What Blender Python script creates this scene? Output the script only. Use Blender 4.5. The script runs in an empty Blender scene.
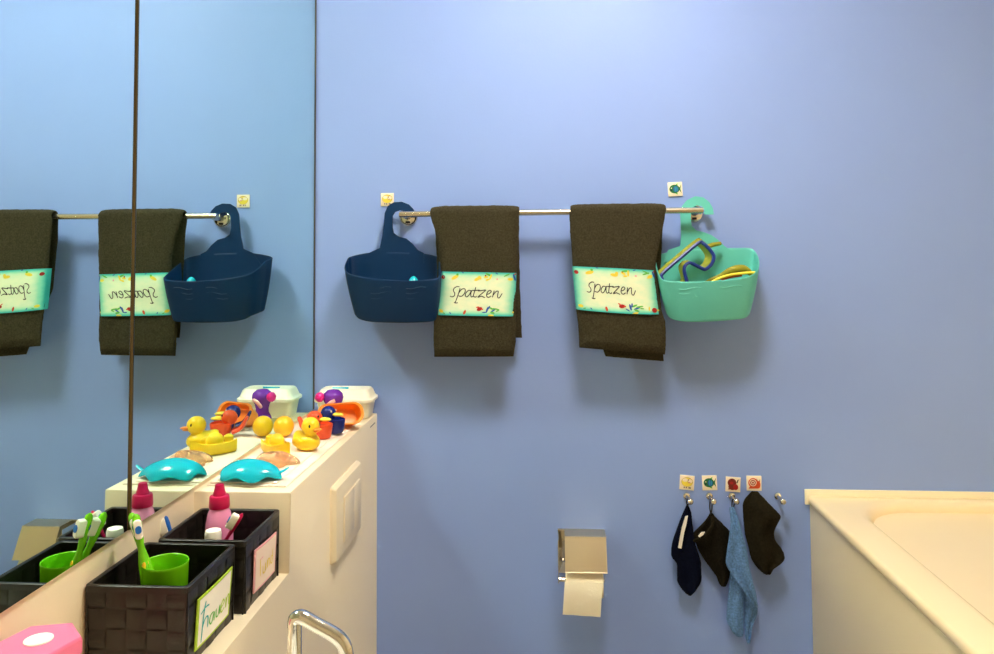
import bpy, bmesh, math, random
from mathutils import Vector, Matrix, noise
random.seed(4)
C = bpy.context.scene.collection
PI = math.pi
sin, cos = math.sin, math.cos

# ------------------------------------------------------------------ camera
F = 778.33; TH = .0454; PSI = .06835; RO = -.00526
ZC = 1.235; D = 2.1  # eye height and distance of the blue wall, metres
S = -107.42
cam_d = bpy.data.cameras.new('camera'); cam = bpy.data.objects.new('camera', cam_d); C.objects.link(cam)
_R = Matrix.Rotation(PSI, 3, 'Z') @ Matrix.Rotation(PI/2 + TH, 3, 'X') @ Matrix.Rotation(RO, 3, 'Z')
cam.location = (0, 0, ZC); cam.rotation_euler = _R.to_euler()
cam_d.sensor_width = 36; cam_d.lens = 36*F/994; cam_d.shift_y = S/994
cam_d.clip_start = 0.02
bpy.context.scene.camera = cam
def at(px, py, x=None, y=None, z=None):
    """place that a photo measurement has on a plane of known distance"""
    r = _R @ Vector(((px-497)/F, -(py-327-S)/F, -1))
    t = x/r.x if x is not None else y/r.y if y is not None else (z-ZC)/r.z
    return Vector((0, 0, ZC)) + r*t

# ------------------------------------------------------------------ materials
def lin(c):
    return tuple(((v/255)/12.92 if v/255 <= .04045 else ((v/255+.055)/1.055)**2.4) for v in c) + (1,)
def mat(name, rgb, rough=.5, metal=0, spec=.5, bump=0, bscale=100, var=0, vscale=8, sheen=0, trans=0, alpha=1, coat=0, sss=0, ior=1.45):
    m = bpy.data.materials.new(name); m.use_nodes = True
    nt = m.node_tree; p = nt.nodes['Principled BSDF']
    p.inputs['Base Color'].default_value = lin(rgb)
    p.inputs['Roughness'].default_value = rough; p.inputs['Metallic'].default_value = metal
    p.inputs['Specular IOR Level'].default_value = spec; p.inputs['IOR'].default_value = ior
    p.inputs['Transmission Weight'].default_value = trans; p.inputs['Alpha'].default_value = alpha
    p.inputs['Coat Weight'].default_value = coat
    if sheen:
        p.inputs['Sheen Weight'].default_value = sheen; p.inputs['Sheen Roughness'].default_value = .6
        p.inputs['Sheen Tint'].default_value = lin(tuple(min(255, c*1.6) for c in rgb))
    if sss:
        p.inputs['Subsurface Weight'].default_value = sss; p.inputs['Subsurface Radius'].default_value = (.02, .015, .01)
        p.inputs['Subsurface Scale'].default_value = .2
    tc = nt.nodes.new('ShaderNodeTexCoord')
    if bump:
        n = nt.nodes.new('ShaderNodeTexNoise'); n.inputs['Scale'].default_value = bscale; n.inputs['Detail'].default_value = 3
        b = nt.nodes.new('ShaderNodeBump'); b.inputs['Strength'].default_value = bump; b.inputs['Distance'].default_value = .002
        nt.links.new(tc.outputs['Object'], n.inputs['Vector'])
        nt.links.new(n.outputs['Fac'], b.inputs['Height']); nt.links.new(b.outputs['Normal'], p.inputs['Normal'])
    if var:
        n2 = nt.nodes.new('ShaderNodeTexNoise'); n2.inputs['Scale'].default_value = vscale; n2.inputs['Detail'].default_value = 5
        nt.links.new(tc.outputs['Object'], n2.inputs['Vector'])
        r = nt.nodes.new('ShaderNodeMapRange'); r.inputs[1].default_value = .3; r.inputs[2].default_value = .7
        r.inputs[3].default_value = 1-var; r.inputs[4].default_value = 1+var
        nt.links.new(n2.outputs['Fac'], r.inputs[0])
        mx = nt.nodes.new('ShaderNodeVectorMath'); mx.operation = 'MULTIPLY'
        mx.inputs[0].default_value = lin(rgb)[:3]; nt.links.new(r.outputs[0], mx.inputs[1])
        nt.links.new(mx.outputs[0], p.inputs['Base Color'])
    return m

M = {}
M['wall'] = mat('blue_wall_paint', (141, 166, 228), .5, spec=.3, bump=.12, bscale=160, var=.02, vscale=3)
M['white'] = mat('white_paint', (236, 232, 222), .6)
M['cream'] = mat('cream_satin_laminate', (243, 228, 198), .35, bump=.02, bscale=60)
M['roomcream'] = mat('cream_wall_paint', (238, 222, 186), .6)
M['darkseal'] = mat('dark_corner_seal', (70, 66, 62), .5)
M['bronze'] = mat('bronze_metal_strip', (104, 92, 70), .16, metal=1)
M['floor'] = mat('grey_floor_tile', (150, 146, 140), .4, var=.05)
M['tub'] = mat('cream_acrylic', (248, 224, 180), .22, spec=.4)
M['apron'] = mat('cream_apron', (232, 212, 172), .3)
M['silicone'] = mat('caulk', (248, 236, 205), .4)
M['chrome'] = mat('chrome', (225, 222, 215), .08, metal=1)
M['steel'] = mat('brushed_steel', (222, 212, 192), .24, metal=1)
M['satin'] = mat('satin_chrome_flap', (208, 194, 166), .38, metal=1)
M['towel'] = mat('olive_brown_terry', (58, 53, 39), .95, spec=.1, bump=1, bscale=520, var=.35, vscale=240, sheen=.35)
M['tealb'] = mat('turquoise_silicone', (96, 194, 184), .42, sss=.0)
M['navyb'] = mat('petrol_navy_silicone', (0, 44, 86), .5, spec=.3)
M['black'] = mat('black_woven_strap', (30, 26, 22), .38, spec=.5, bump=.1, bscale=300)
M['paper'] = mat('toilet_paper', (252, 242, 218), .9, bump=.5, bscale=220)
M['card'] = mat('white_card', (243, 236, 224), .5)
M['cardp'] = mat('pinkish_card', (245, 222, 205), .5)
M['ygreen'] = mat('yellow_green_ink', (176, 208, 50), .6)
M['ink'] = mat('black_ink', (25, 25, 30), .6)
M['yellow'] = mat('yellow_vinyl', (250, 208, 40), .28, sss=.1)
M['yellow2'] = mat('deep_yellow_plastic', (246, 190, 28), .35)
M['orange'] = mat('orange_plastic', (246, 142, 46), .3)
M['red'] = mat('red_orange_plastic', (230, 80, 34), .3)
M['navy'] = mat('navy_plastic', (16, 34, 122), .22)
M['purple'] = mat('purple_plastic', (116, 44, 172), .25)
M['magenta'] = mat('magenta_plastic', (226, 18, 140), .3)
M['palepink'] = mat('pale_pink_plastic', (238, 170, 176), .35)
M['cyan'] = mat('turquoise_plastic', (0, 184, 210), .2, coat=.3)
M['clear'] = mat('clear_pinkish_vinyl', (250, 214, 178), .15, trans=.75, ior=1.2)
M['mat'] = mat('offwhite_cotton', (248, 232, 214), .95, bump=.6, bscale=300)
M['box'] = mat('white_plastic', (250, 242, 220), .3, sss=.05)
M['lime'] = mat('lime_green_plastic', (118, 206, 18), .25)
M['pinkb'] = mat('pink_bottle', (244, 150, 196), .25)
M['crimson'] = mat('crimson_plastic', (200, 10, 80), .3)
M['pinkhex'] = mat('pink_plastic', (246, 120, 160), .35)
M['bristle'] = mat('white_bristle', (250, 244, 232), .6)
M['bblue'] = mat('blue_bristle', (20, 110, 200), .5)
M['blue'] = mat('blue_plastic', (14, 98, 190), .3)
M['maskframe'] = mat('navy_rubber', (14, 40, 120), .3)
M['lens'] = mat('mask_lens', (225, 240, 205), .03, trans=1, ior=1.05, alpha=.35)
M['skirt'] = mat('yellow_green_silicone', (176, 168, 58), .25, trans=.35, ior=1.2)
M['glowyellow'] = mat('bright_yellow_rubber', (255, 226, 70), .35)
M['c_navy'] = mat('navy_terry', (12, 16, 34), .95, spec=.05, bump=1, bscale=600, var=.3, vscale=200, sheen=.1)
M['c_black'] = mat('black_terry', (30, 27, 21), .95, spec=.05, bump=1, bscale=600, var=.3, vscale=200, sheen=.1)
M['c_olive'] = mat('dark_olive_terry', (36, 32, 22), .95, spec=.05, bump=1, bscale=600, var=.3, vscale=200, sheen=.1)
M['c_blue'] = mat('blue_terry', (100, 138, 194), .95, spec=.05, bump=1, bscale=520, var=.35, vscale=190, sheen=.3)
M['loop'] = mat('dark_tape', (26, 26, 30), .8)
M['tile'] = mat('wooden_picture_tile', (250, 232, 205), .45)
M['brown'] = mat('brown_print', (120, 32, 20), .6)
M['dred'] = mat('dark_red_print', (168, 22, 24), .6)
M['snail'] = mat('orange_red_print', (216, 76, 32), .6)
M['dgreen'] = mat('green_print', (24, 104, 60), .6)
M['lgreen'] = mat('leaf_green_print', (96, 186, 70), .6)
M['dblue'] = mat('blue_print', (36, 88, 178), .6)
M['pyellow'] = mat('yellow_print', (240, 214, 70), .6)
M['wool'] = mat('ochre_print', (196, 164, 70), .6)
M['teal'] = mat('teal_print', (20, 170, 170), .6)
M['porcelain'] = mat('white_porcelain', (244, 240, 230), .1)

# mirror
def mirror_mat():
    m = bpy.data.materials.new('silvered_mirror'); m.use_nodes = True; nt = m.node_tree; nt.nodes.clear()
    g = nt.nodes.new('ShaderNodeBsdfAnisotropic'); g.inputs['Color'].default_value = (.74, .92, .87, 1); g.inputs['Roughness'].default_value = 0
    o = nt.nodes.new('ShaderNodeOutputMaterial'); nt.links.new(g.outputs[0], o.inputs[0]); return m
M['mirror'] = mirror_mat()
M['glassedge'] = mat('ground_glass_edge', (206, 190, 150), .2, metal=.6)
def emis(name, rgb, st):
    m = bpy.data.materials.new(name); m.use_nodes = True; nt = m.node_tree; nt.nodes.clear()
    e = nt.nodes.new('ShaderNodeEmission'); e.inputs[0].default_value = rgb + (1,); e.inputs[1].default_value = st
    o = nt.nodes.new('ShaderNodeOutputMaterial'); nt.links.new(e.outputs[0], o.inputs[0]); return m
M['lamp'] = emis('lamp_diffuser', (1.0, .92, .79), 62)

def band_mat():
    m = mat('printed_paper_band', (226, 240, 214), .45); nt = m.node_tree; p = nt.nodes['Principled BSDF']
    uv = nt.nodes.new('ShaderNodeUVMap'); sp = nt.nodes.new('ShaderNodeSeparateXYZ'); nt.links.new(uv.outputs[0], sp.inputs[0])
    def edge(sock, pw):
        a = nt.nodes.new('ShaderNodeMath'); a.operation = 'SUBTRACT'; a.inputs[1].default_value = .5; nt.links.new(sock, a.inputs[0])
        b = nt.nodes.new('ShaderNodeMath'); b.operation = 'ABSOLUTE'; nt.links.new(a.outputs[0], b.inputs[0])
        c = nt.nodes.new('ShaderNodeMath'); c.operation = 'MULTIPLY'; c.inputs[1].default_value = 2; nt.links.new(b.outputs[0], c.inputs[0])
        d = nt.nodes.new('ShaderNodeMath'); d.operation = 'POWER'; d.inputs[1].default_value = pw; nt.links.new(c.outputs[0], d.inputs[0])
        return d
    ev, eu = edge(sp.outputs[1], 9), edge(sp.outputs[0], 7)
    mu = nt.nodes.new('ShaderNodeMath'); mu.operation = 'MULTIPLY'; mu.inputs[1].default_value = .7; nt.links.new(eu.outputs[0], mu.inputs[0])
    mx = nt.nodes.new('ShaderNodeMath'); mx.operation = 'MAXIMUM'; nt.links.new(ev.outputs[0], mx.inputs[0]); nt.links.new(mu.outputs[0], mx.inputs[1])
    n = nt.nodes.new('ShaderNodeTexNoise'); n.inputs['Scale'].default_value = 9; nt.links.new(uv.outputs[0], n.inputs[0])
    ad = nt.nodes.new('ShaderNodeMath'); ad.operation = 'MULTIPLY_ADD'; ad.inputs[1].default_value = .22; nt.links.new(n.outputs['Fac'], ad.inputs[0]); nt.links.new(mx.outputs[0], ad.inputs[2])
    r = nt.nodes.new('ShaderNodeValToRGB'); r.color_ramp.elements[0].position = .1; r.color_ramp.elements[0].color = lin((232, 240, 208))
    r.color_ramp.elements[1].position = .8; r.color_ramp.elements[1].color = lin((60, 196, 190))
    e = r.color_ramp.elements.new(.4); e.color = lin((150, 226, 196))
    nt.links.new(ad.outputs[0], r.inputs[0]); nt.links.new(r.outputs[0], p.inputs['Base Color'])
    return m
M['band'] = band_mat()

# ------------------------------------------------------------------ mesh helpers
class MB:
    def __init__(s): s.v = []; s.f = []; s.m = []
    def add(s, V, Fc, mi=0):
        o = len(s.v); s.v += [tuple(p) for p in V]; s.f += [tuple(i+o for i in q) for q in Fc]; s.m += [mi]*len(Fc); return s
    def build(s, name, mats, parent=None, smooth=True, angle=40, world=True, label=None, kind=None):
        me = bpy.data.meshes.new(name)
        off = Vector((0, 0, 0))
        if world and parent is not None:
            q = parent
            while q.parent is not None: q = q.parent
            off = q.location
        me.from_pydata([tuple(Vector(p)-off) for p in s.v], [], s.f)
        for m in (mats if isinstance(mats, (list, tuple)) else [mats]): me.materials.append(M[m])
        me.polygons.foreach_set('material_index', s.m)
        bm = bmesh.new(); bm.from_mesh(me); bmesh.ops.recalc_face_normals(bm, faces=bm.faces); bm.to_mesh(me); bm.free()
        if smooth:
            me.shade_smooth(); me.set_sharp_from_angle(angle=math.radians(angle))
        me.update()
        o = bpy.data.objects.new(name, me); C.objects.link(o)
        if parent is not None: o.parent = parent
        if label: o['label'] = label
        if kind: o['kind'] = kind
        return o

def tag(o, label, cat, group=None):
    o['label'] = label; o['category'] = cat
    if group: o['group'] = group
    return o
def thing(name, label, cat, loc, rz=0, group=None):
    o = bpy.data.objects.new(name, None); o.empty_display_size = .02; C.objects.link(o)
    o.location = loc; o.rotation_euler = (0, 0, rz)
    return tag(o, label, cat, group)
def struct(o): o['kind'] = 'structure'; return o

def box(x0, x1, y0, y1, z0, z1, bev=0, seg=2):
    bm = bmesh.new(); bmesh.ops.create_cube(bm, size=1)
    for v in bm.verts:
        v.co = Vector((x0+(v.co.x+.5)*(x1-x0), y0+(v.co.y+.5)*(y1-y0), z0+(v.co.z+.5)*(z1-z0)))
    if bev: bmesh.ops.bevel(bm, geom=list(bm.edges), offset=bev, segments=seg, profile=.5, affect='EDGES')
    V = [v.co.copy() for v in bm.verts]; bm.verts.index_update(); Fc = [[v.index for v in f.verts] for f in bm.faces]; bm.free()
    return V, Fc
def loft(rings, cap=True, closed=True):
    V = []; Fc = []; n = len(rings[0])
    for r in rings: V += [Vector(p) for p in r]
    for i in range(len(rings)-1):
        for j in range(n if closed else n-1):
            a = i*n+j; b = i*n+(j+1) % n
            Fc.append((a, b, b+n, a+n))
    if cap and closed:
        Fc.append(tuple(range(n))[::-1]); Fc.append(tuple((len(rings)-1)*n+k for k in range(n)))
    return V, Fc
def smooth_path(P, k=6, closed=False):
    P = [Vector(p) for p in P]; n = len(P); out = []
    for i in range(n if closed else n-1):
        g = (lambda q: P[q % n]) if closed else (lambda q: P[max(0, min(n-1, q))])
        p0, p1, p2, p3 = g(i-1), g(i), g(i+1), g(i+2)
        for s in range(k):
            t = s/k
            out.append(.5*((2*p1)+(p2-p0)*t+(2*p0-5*p1+4*p2-p3)*t*t+(3*p1-p0-3*p2+p3)*t**3))
    if not closed: out.append(P[-1])
    return out
def tube(path, r, n=12, closed=False, flat=1.0):
    path = [Vector(p) for p in path]; rings = []; m = len(path); N = None
    for i, p in enumerate(path):
        a = path[(i-1) % m] if closed or i > 0 else p; b = path[(i+1) % m] if closed or i < m-1 else p
        t = (b-a).normalized()
        if N is None:
            N = t.orthogonal().normalized()
            if abs(t.z) < .9: N = t.cross(Vector((0, 0, 1))).normalized()
        N = (N - t*N.dot(t)).normalized(); B = t.cross(N)
        rr = r[i] if isinstance(r, (list, tuple)) else r
        rings.append([p + N*cos(2*PI*k/n)*rr + B*sin(2*PI*k/n)*rr*flat for k in range(n)])
    if closed:
        V, Fc = loft(rings, cap=False); L = (m-1)*n
        Fc += [(L+k, L+(k+1) % n, (k+1) % n, k) for k in range(n)]
        return V, Fc
    return loft(rings)
def lathe(prof, c=(0, 0, 0), n=32, sx=1, sy=1, axis='z'):
    rings = []
    for r, h in prof:
        ring = []
        for k in range(n):
            a = 2*PI*k/n; p = (r*cos(a)*sx, r*sin(a)*sy, h)
            if axis == 'y': p = (p[0], -h, p[1])
            if axis == 'x': p = (h, p[0], p[1])
            ring.append(Vector(c)+Vector(p))
        rings.append(ring)
    return loft(rings)
def ell(c, rx, ry, rz, nu=24, nv=14, R=None, f=None):
    rings = []
    for i in range(nv+1):
        th = max(1e-3, min(PI-1e-3, PI*i/nv)); ring = []
        for k in range(nu):
            a = 2*PI*k/nu
            u = Vector((sin(th)*cos(a), sin(th)*sin(a), -cos(th)))
            p = Vector((rx*u.x, ry*u.y, rz*u.z))
            if f: p = f(u, p)
            if R: p = R @ p
            ring.append(Vector(c)+p)
        rings.append(ring)
    return loft(rings)
def rrect(x0, x1, y0, y1, r, n=8):
    out = []
    for cx, cy, a0 in ((x1-r, y1-r, 0), (x0+r, y1-r, PI/2), (x0+r, y0+r, PI), (x1-r, y0+r, 1.5*PI)):
        for k in range(n+1):
            a = a0+PI/2*k/n; out.append((cx+r*cos(a), cy+r*sin(a)))
    return out
def lerp(a, b, t): return a+(b-a)*t
def interp(rows, v):
    """rows: (key, a, b, ...) sorted by key; smooth interpolation"""
    if v <= rows[0][0]: return rows[0][1:]
    for r0, r1 in zip(rows, rows[1:]):
        if v <= r1[0]:
            t = (v-r0[0])/(r1[0]-r0[0]); return tuple(lerp(a, b, t) for a, b in zip(r0[1:], r1[1:]))
    return rows[-1][1:]
def extrude_poly(P, d):
    """P: list of 3-D points (planar), d: thickness vector"""
    n = len(P); d = Vector(d)
    V = [Vector(p) for p in P]+[Vector(p)+d for p in P]
    return V, [tuple(range(n)), tuple(range(2*n-1, n-1, -1))]+[(i, (i+1) % n, (i+1) % n+n, i+n) for i in range(n)]
def xf(VF, Mx):
    V, Fc = VF; return [Mx @ Vector(v) for v in V], Fc
def ribbon(P, w):
    """2-D stroke as a strip of quads"""
    V = []; n = len(P)
    for i, p in enumerate(P):
        a = P[max(0, i-1)]; b = P[min(n-1, i+1)]; dx, dy = b[0]-a[0], b[1]-a[1]; L = math.hypot(dx, dy) or 1
        ww = w*(1 if 0 < i < n-1 else .6)
        V += [(p[0]-dy/L*ww/2, p[1]+dx/L*ww/2), (p[0]+dy/L*ww/2, p[1]-dx/L*ww/2)]
    return V, [(2*i, 2*i+1, 2*i+3, 2*i+2) for i in range(n-1)]
def sm2(P, k=5): return [(p.x, p.y) for p in smooth_path([(a, b, 0) for a, b in P], k)]

# ------------------------------------------------------------------ room shell
XM = -.6458; XL = -.4719; ZL = .8089; ZS = .6653; YF = 1.3958; XR = 1.43; YB = -1.1; ZT = 2.45
XW = XM-.005
struct(MB().add(*box(XW-.1, XR+.1, D, D+.1, -.1, ZT+.1)).build('wall_back', 'wall'))
struct(MB().add(*box(XR, XR+.1, YB, D, -.1, ZT+.1)).build('wall_right', 'roomcream'))
struct(MB().add(*box(XW-.1, XW, YB, D, 0, ZT+.1)).build('wall_left', 'cream'))
struct(MB().add(*box(XW-.1, XR+.1, YB-.1, YB, -.1, ZT+.1)).build('wall_front', 'roomcream'))
struct(MB().add(*box(XW-.1, XR+.1, YB-.1, D+.1, -.1, 0)).build('floor', 'floor'))
struct(MB().add(*box(XW-.1, XR+.1, YB-.1, D+.1, ZT, ZT+.1)).build('ceiling', 'white'))
# boxed-in pipework along the left wall: low shelf and the higher cistern ledge, one L-shaped front
prof = [(YB, 0), (D, 0), (D, ZL), (YF, ZL), (YF, ZS), (YB, ZS)]
bm = bmesh.new()
a = [bm.verts.new((XL, y, z)) for y, z in prof]; b = [bm.verts.new((XW-.002, y, z)) for y, z in prof]
bm.faces.new(a); bm.faces.new(b[::-1])
for i in range(6): bm.faces.new((a[i], b[i], b[(i+1) % 6], a[(i+1) % 6]))
bmesh.ops.bevel(bm, geom=[e for e in bm.edges if all(v.co.x > XL-.001 for v in e.verts) and min(v.co.z for v in e.verts) > .1 or
                          (abs(e.verts[0].co.y-YF) < 1e-4 and abs(e.verts[1].co.y-YF) < 1e-4 and min(v.co.z for v in e.verts) > ZL-.01)],
                offset=.003, segments=2, affect='EDGES', profile=.5)
bm.verts.index_update()
led = MB().add([v.co.copy() for v in bm.verts], [[v.index for v in f.verts] for f in bm.faces]); bm.free()
led = struct(led.build('wall_left_ledge', 'cream'))
# tiny printed mark by the far top corner of the ledge front
mk = MB()
for k in range(6):
    y0 = 2.02+k*.0095
    mk.add([(XL+.0004, y0, ZL-.022), (XL+.0004, y0+.007, ZL-.0215), (XL+.0004, y0+.007, ZL-.0175), (XL+.0004, y0, ZL-.019)], [(0, 1, 2, 3)])
mk.build('printed_mark', 'ink', led)

# ------------------------------------------------------------------ mirror panels
def mirror_panel(y0, y1, label):
    b = MB(); z0, z1 = .819, 2.2
    V, Fc = box(XW, XM, y0, y1, z0, z1)
    o = MB()
    for f in Fc:
        c = sum((Vector(V[i]) for i in f), Vector())/4
        o.add([V[i] for i in f], [(0, 1, 2, 3)], 0 if abs(c.x-XM) < 1e-4 else 1)
    return tag(o.build('mirror_panel', ['mirror', 'glassedge'], smooth=False), label, 'mirror')
mirror_panel(1.1728, D-.006, 'frameless wall mirror panel reaching to the blue back wall')
mirror_panel(-.35, 1.1624, 'frameless wall mirror panel farther from the blue wall, left of the seam')

seam = MB().add(*tube([(XM-.002, 1.1676, .819), (XM-.002, 1.1676, 1.5), (XM-.002, 1.1676, 2.2)], .0050, 14)).build('trim_1', 'bronze'); struct(seam)
struct(MB().add(*box(XW, XM+.0015, D-.0058, D-.0002, .819, 2.2)).build('trim_2', 'darkseal'))

# ------------------------------------------------------------------ ceiling lamp
LX, LY = .15, 1.22
lp = thing('ceiling_lamp', 'round ceiling lamp shining above the room', 'lamp', (LX, LY, ZT))
MB().add(*lathe([(.001, 0), (.225, 0), (.225, -.03), (.20, -.03), (.001, -.03)], (LX, LY, ZT), 48)).build('base', 'white', lp)
MB().add(*lathe([(.20, -.028), (.197, -.05), (.17, -.066), (.001, -.072)], (LX, LY, ZT), 48)).build('diffuser', 'lamp', lp)

# ------------------------------------------------------------------ bathtub
X0, X1, Y0, Y1, ZR = .6598, XR-.004, .35, D-.0005, .608
tub = thing('bathtub', 'cream built-in bathtub along the right side of the room', 'bathtub', (1.0, 1.2, 0))
def tring(x0, x1, y0, y1, r, z, n=12): return [Vector((x, y, z)) for x, y in rrect(x0, x1, y0, y1, r, n)]
R = [tring(X0+.003, X1-.001, Y0+.003, Y1-.001, .004, .586), tring(X0, X1, Y0, Y1, .006, .5895), tring(X0, X1, Y0, Y1, .006, .601),
     tring(X0+.003, X1, Y0+.003, Y1, .008, .6065), tring(X0+.008, X1-.004, Y0+.008, Y1-.002, .012, ZR)]
for t, dz in ((0, 0), (.35, -.002), (.65, -.007), (.85, -.018), (1, -.04)):
    o = .030*t
    R.append(tring(.731+o, 1.385-o, .45+o, 2.070-o, .15-.3*o, ZR+dz))
for t in (.2, .45, .7, .88, .97, 1):
    o = .03+.10*t**1.4; z = ZR-.04-.38*(1-(1-t)**1.5 if t < 1 else 1)
    R.append(tring(.731+o, 1.385-o, .45+o*2, 2.070-o, .155-.2*o, z))
R.append(tring(.731+.18, 1.385-.18, .45+.36, 2.070-.18, .10, ZR-.425))
MB().add(*loft(R)).build('tub_shell', 'tub', tub, angle=50)
MB().add(*box(.6645, .684, Y0+.01, D-.001, 0, .5855, .001)).build('apron_panel', 'apron', tub)
MB().add(*box(.6515, XR-.005, D-.007, D-.0005, .5855, .6245, .002)).build('sealing_strip', 'silicone', tub)

# ------------------------------------------------------------------ flush plate
fp = thing('flush_plate', 'cream toilet flush plate on the front of the ledge', 'flush plate', (XL, 1.78, .58))
yc0, yc1, zc0, zc1 = 1.652, 1.878, .579, .7410
def plate_ring(o, x): return [Vector((x, y, z)) for y, z in ((yc0+o, zc0+o), (yc1-o, zc0+o), (yc1-o, zc1-o), (yc0+o, zc1-o))]
def rr(o, x, r=.006): return [Vector((x, y, z)) for y, z in rrect(yc0+o, yc1-o, zc0+o, zc1-o, r, 4)]
MB().add(*loft([rr(0, XL-.001), rr(0, XL+.004), rr(.001, XL+.006), rr(.004, XL+.0125), rr(.006, XL+.0135)])).build('cover_plate', 'cream', fp, angle=25)
yA, yB = yc0+.06, yc1-.028
MB().add(*box(XL+.013, XL+.0145, yA-.0015, yB+.0015, zc0+.027, zc1-.035)).build('button_recess', 'apron', fp)
MB().add(*box(XL+.0135, XL+.0165, yA, yA+.085, zc0+.0285, zc1-.0365, .0008)).build('button', 'cream', fp)
MB().add(*box(XL+.0135, XL+.0165, yA+.087, yB, zc0+.0285, zc1-.0365, .0008)).build('button', 'cream', fp)

# ------------------------------------------------------------------ towel rail
YRL = 2.032
pL, pR = at(399.5, 214.3, y=YRL), at(703, 210.2, y=YRL)
rail = thing('towel_rail', 'steel towel rail on two round mounts across the blue wall', 'towel rail', at(551, 214, y=D))
MB().add(*tube([pL, lerp(pL, pR, .5), pR], .0078, 16)).build('bar', 'steel', rail)
for pe, sg in ((pL, 1), (pR, -1)):
    c = pe+Vector((sg*.012, 0, -.004)); c.y = D
    fl = MB().add(*lathe([(.001, .011), (.018, .011), (.0235, .008), (.0255, .003), (.0255, 0), (.001, 0)], c, 32, axis='y')).build('mount', 'chrome', rail)
    MB().add(*tube([c+Vector((0, -.008, 0)), Vector((c.x, YRL+.01, c.z+.002)), Vector((c.x, YRL, pe.z))], .0085, 14)).build('post', 'steel', fl)
    MB().add(*box(c.x-.006, c.x+.006, D-.0125, D-.010, c.z-.018, c.z-.012)).build('screw_slot', 'ink', fl)

# ------------------------------------------------------------------ towels
def rail_z(x): return lerp(pL.z, pR.z, (x-pL.x)/(pR.x-pL.x))
def towel(name, label, front, back, slope, seed, group):
    tk = .0115; tb = .006
    yf, yb = YRL-.0078-tk-.002, YRL+.0078+tb+.001
    st = []
    fz = [(at(400, py, y=yf).z, at(l, py, y=yf).x, at(r, py, y=yf).x) for py, l, r in front]
    bz = [(at(400, py, y=yb).z, at(l, py, y=yb).x, at(r, py, y=yb).x) for py, l, r in back]
    xm = (fz[0][1]+fz[0][2])/2; zr = rail_z(xm)
    fs, bs = sorted(fz), sorted(bz); ra = (yb-yf)/2; ym = (yb+yf)/2
    zb = bs[0][0]; n = 44
    for i in range(n):
        z = lerp(zb, zr, i/n); st.append((yb+.004*(1-i/n), z, *interp(bs, z), Vector((0, 1, 0)), 1-i/n))
    for i in range(13):
        a = PI*i/12; z = zr+.014*sin(a); y = ym+ra*cos(a)
        lb, rb = interp(bs, zr); lf, rf = fz[0][1:]
        t = i/12; st.append((y, z, lerp(lb, lf, t), lerp(rb, rf, t), Vector((0, cos(a), sin(a))), 0))
    zf = fs[0][0]
    for i in range(1, 61):
        z = lerp(zr, zf, i/60); st.append((yf-.004*(i/60), z, *interp(fs, z), Vector((0, -1, 0)), i/60))
    rings = []; U = [-cos(PI*k/56) for k in range(57)]
    for i, (y, z, xl, xr, nn, w) in enumerate(st):
        ring = []
        endr = min(1, .35+.65*min(i, len(st)-1-i)/3)
        for side in (1, -1):
            for u in (U if side == 1 else U[::-1][1:-1]):
                h = (lerp(.0068, tk, min(1, w*3)) if nn.y < -.5 else .006)*endr*(max(0, 1-abs(u)**7))**.5
                x = lerp(xl, xr, (u+1)/2)
                dz = -slope*(u)*w*(xr-xl)/2
                p = Vector((x, y, z+dz))
                d = noise.noise(Vector((x*16+seed, z*7, seed+nn.y)))*.002*w+noise.noise(Vector((x*60, z*40, seed)))*.0009
                fz_ = noise.noise(Vector((x*420, y*420, z*420)))*.0009+noise.noise(Vector((x*900, y*900, z*900)))*.0006
                q = p+nn*(side*h+d+fz_)
                q.x += noise.noise(Vector((z*30, seed, side)))*.0012+fz_*.8*(1 if abs(u) > .9 else 0)
                q.z += fz_*(.8 if endr < 1 else 0)
                ring.append(q)
        rings.append(ring)
    b = MB().add(*loft(rings))
    root = thing(name, label, 'towel', (xm, YRL, zf), 0, group)
    b.build('terry_cloth', 'towel', root, angle=80)
    return root, yf, tk
G = [[(312,228),(285,226),(256,244),(248,268),(262,294),(258,320),(235,333),(212,325)],
     [(318,240),(304,290),(284,348),(266,396)], [(254,390),(272,397),(294,393)],
     [(304,292),(330,256),(360,246),(372,264),(360,300),(330,326),(300,320)],
     [(434,268),(408,262),(382,284),(372,314),(386,331),(412,308),(436,266),(428,300),(434,330),(454,322)],
     [(480,228),(466,280),(456,318),(474,332),(490,320)], [(436,262),(475,262),(520,257)],
     [(504,268),(540,262),(582,256),(545,292),(502,331),(540,322),(576,336)],
     [(590,302),(620,292),(641,270),(624,258),(602,278),(592,312),(610,332),(642,316)],
     [(672,260),(662,296),(654,331)], [(658,312),(688,272),(712,266),(708,300),(708,328),(726,334),(754,288)]]
DEC = [(140,130,16,16,3),(265,128,34,14,0),(290,100,10,10,2),(495,142,28,13,0),(520,128,12,18,0),(585,120,18,10,0),(580,105,7,7,3),(612,96,30,8,2),(632,118,8,26,0),
       (600,148,16,8,0),(835,138,22,12,0),(875,120,8,30,1),(800,96,28,6,2),(885,85,10,6,3),(700,140,8,8,5),(345,78,10,4,1),(695,82,12,4,1),
       (118,482,20,13,0),(365,492,10,20,4),(520,455,24,15,3),(500,436,14,5,4),(548,456,10,6,4),(600,462,8,26,1),(640,446,26,7,2),(618,440,6,18,1),(662,470,26,6,1),
       (690,452,30,6,2),(655,492,20,8,2),(640,520,24,8,0),(710,470,16,5,2),(570,490,18,5,1),(215,502,4,10,1),(868,486,8,8,0),(150,505,12,4,2)]
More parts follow.
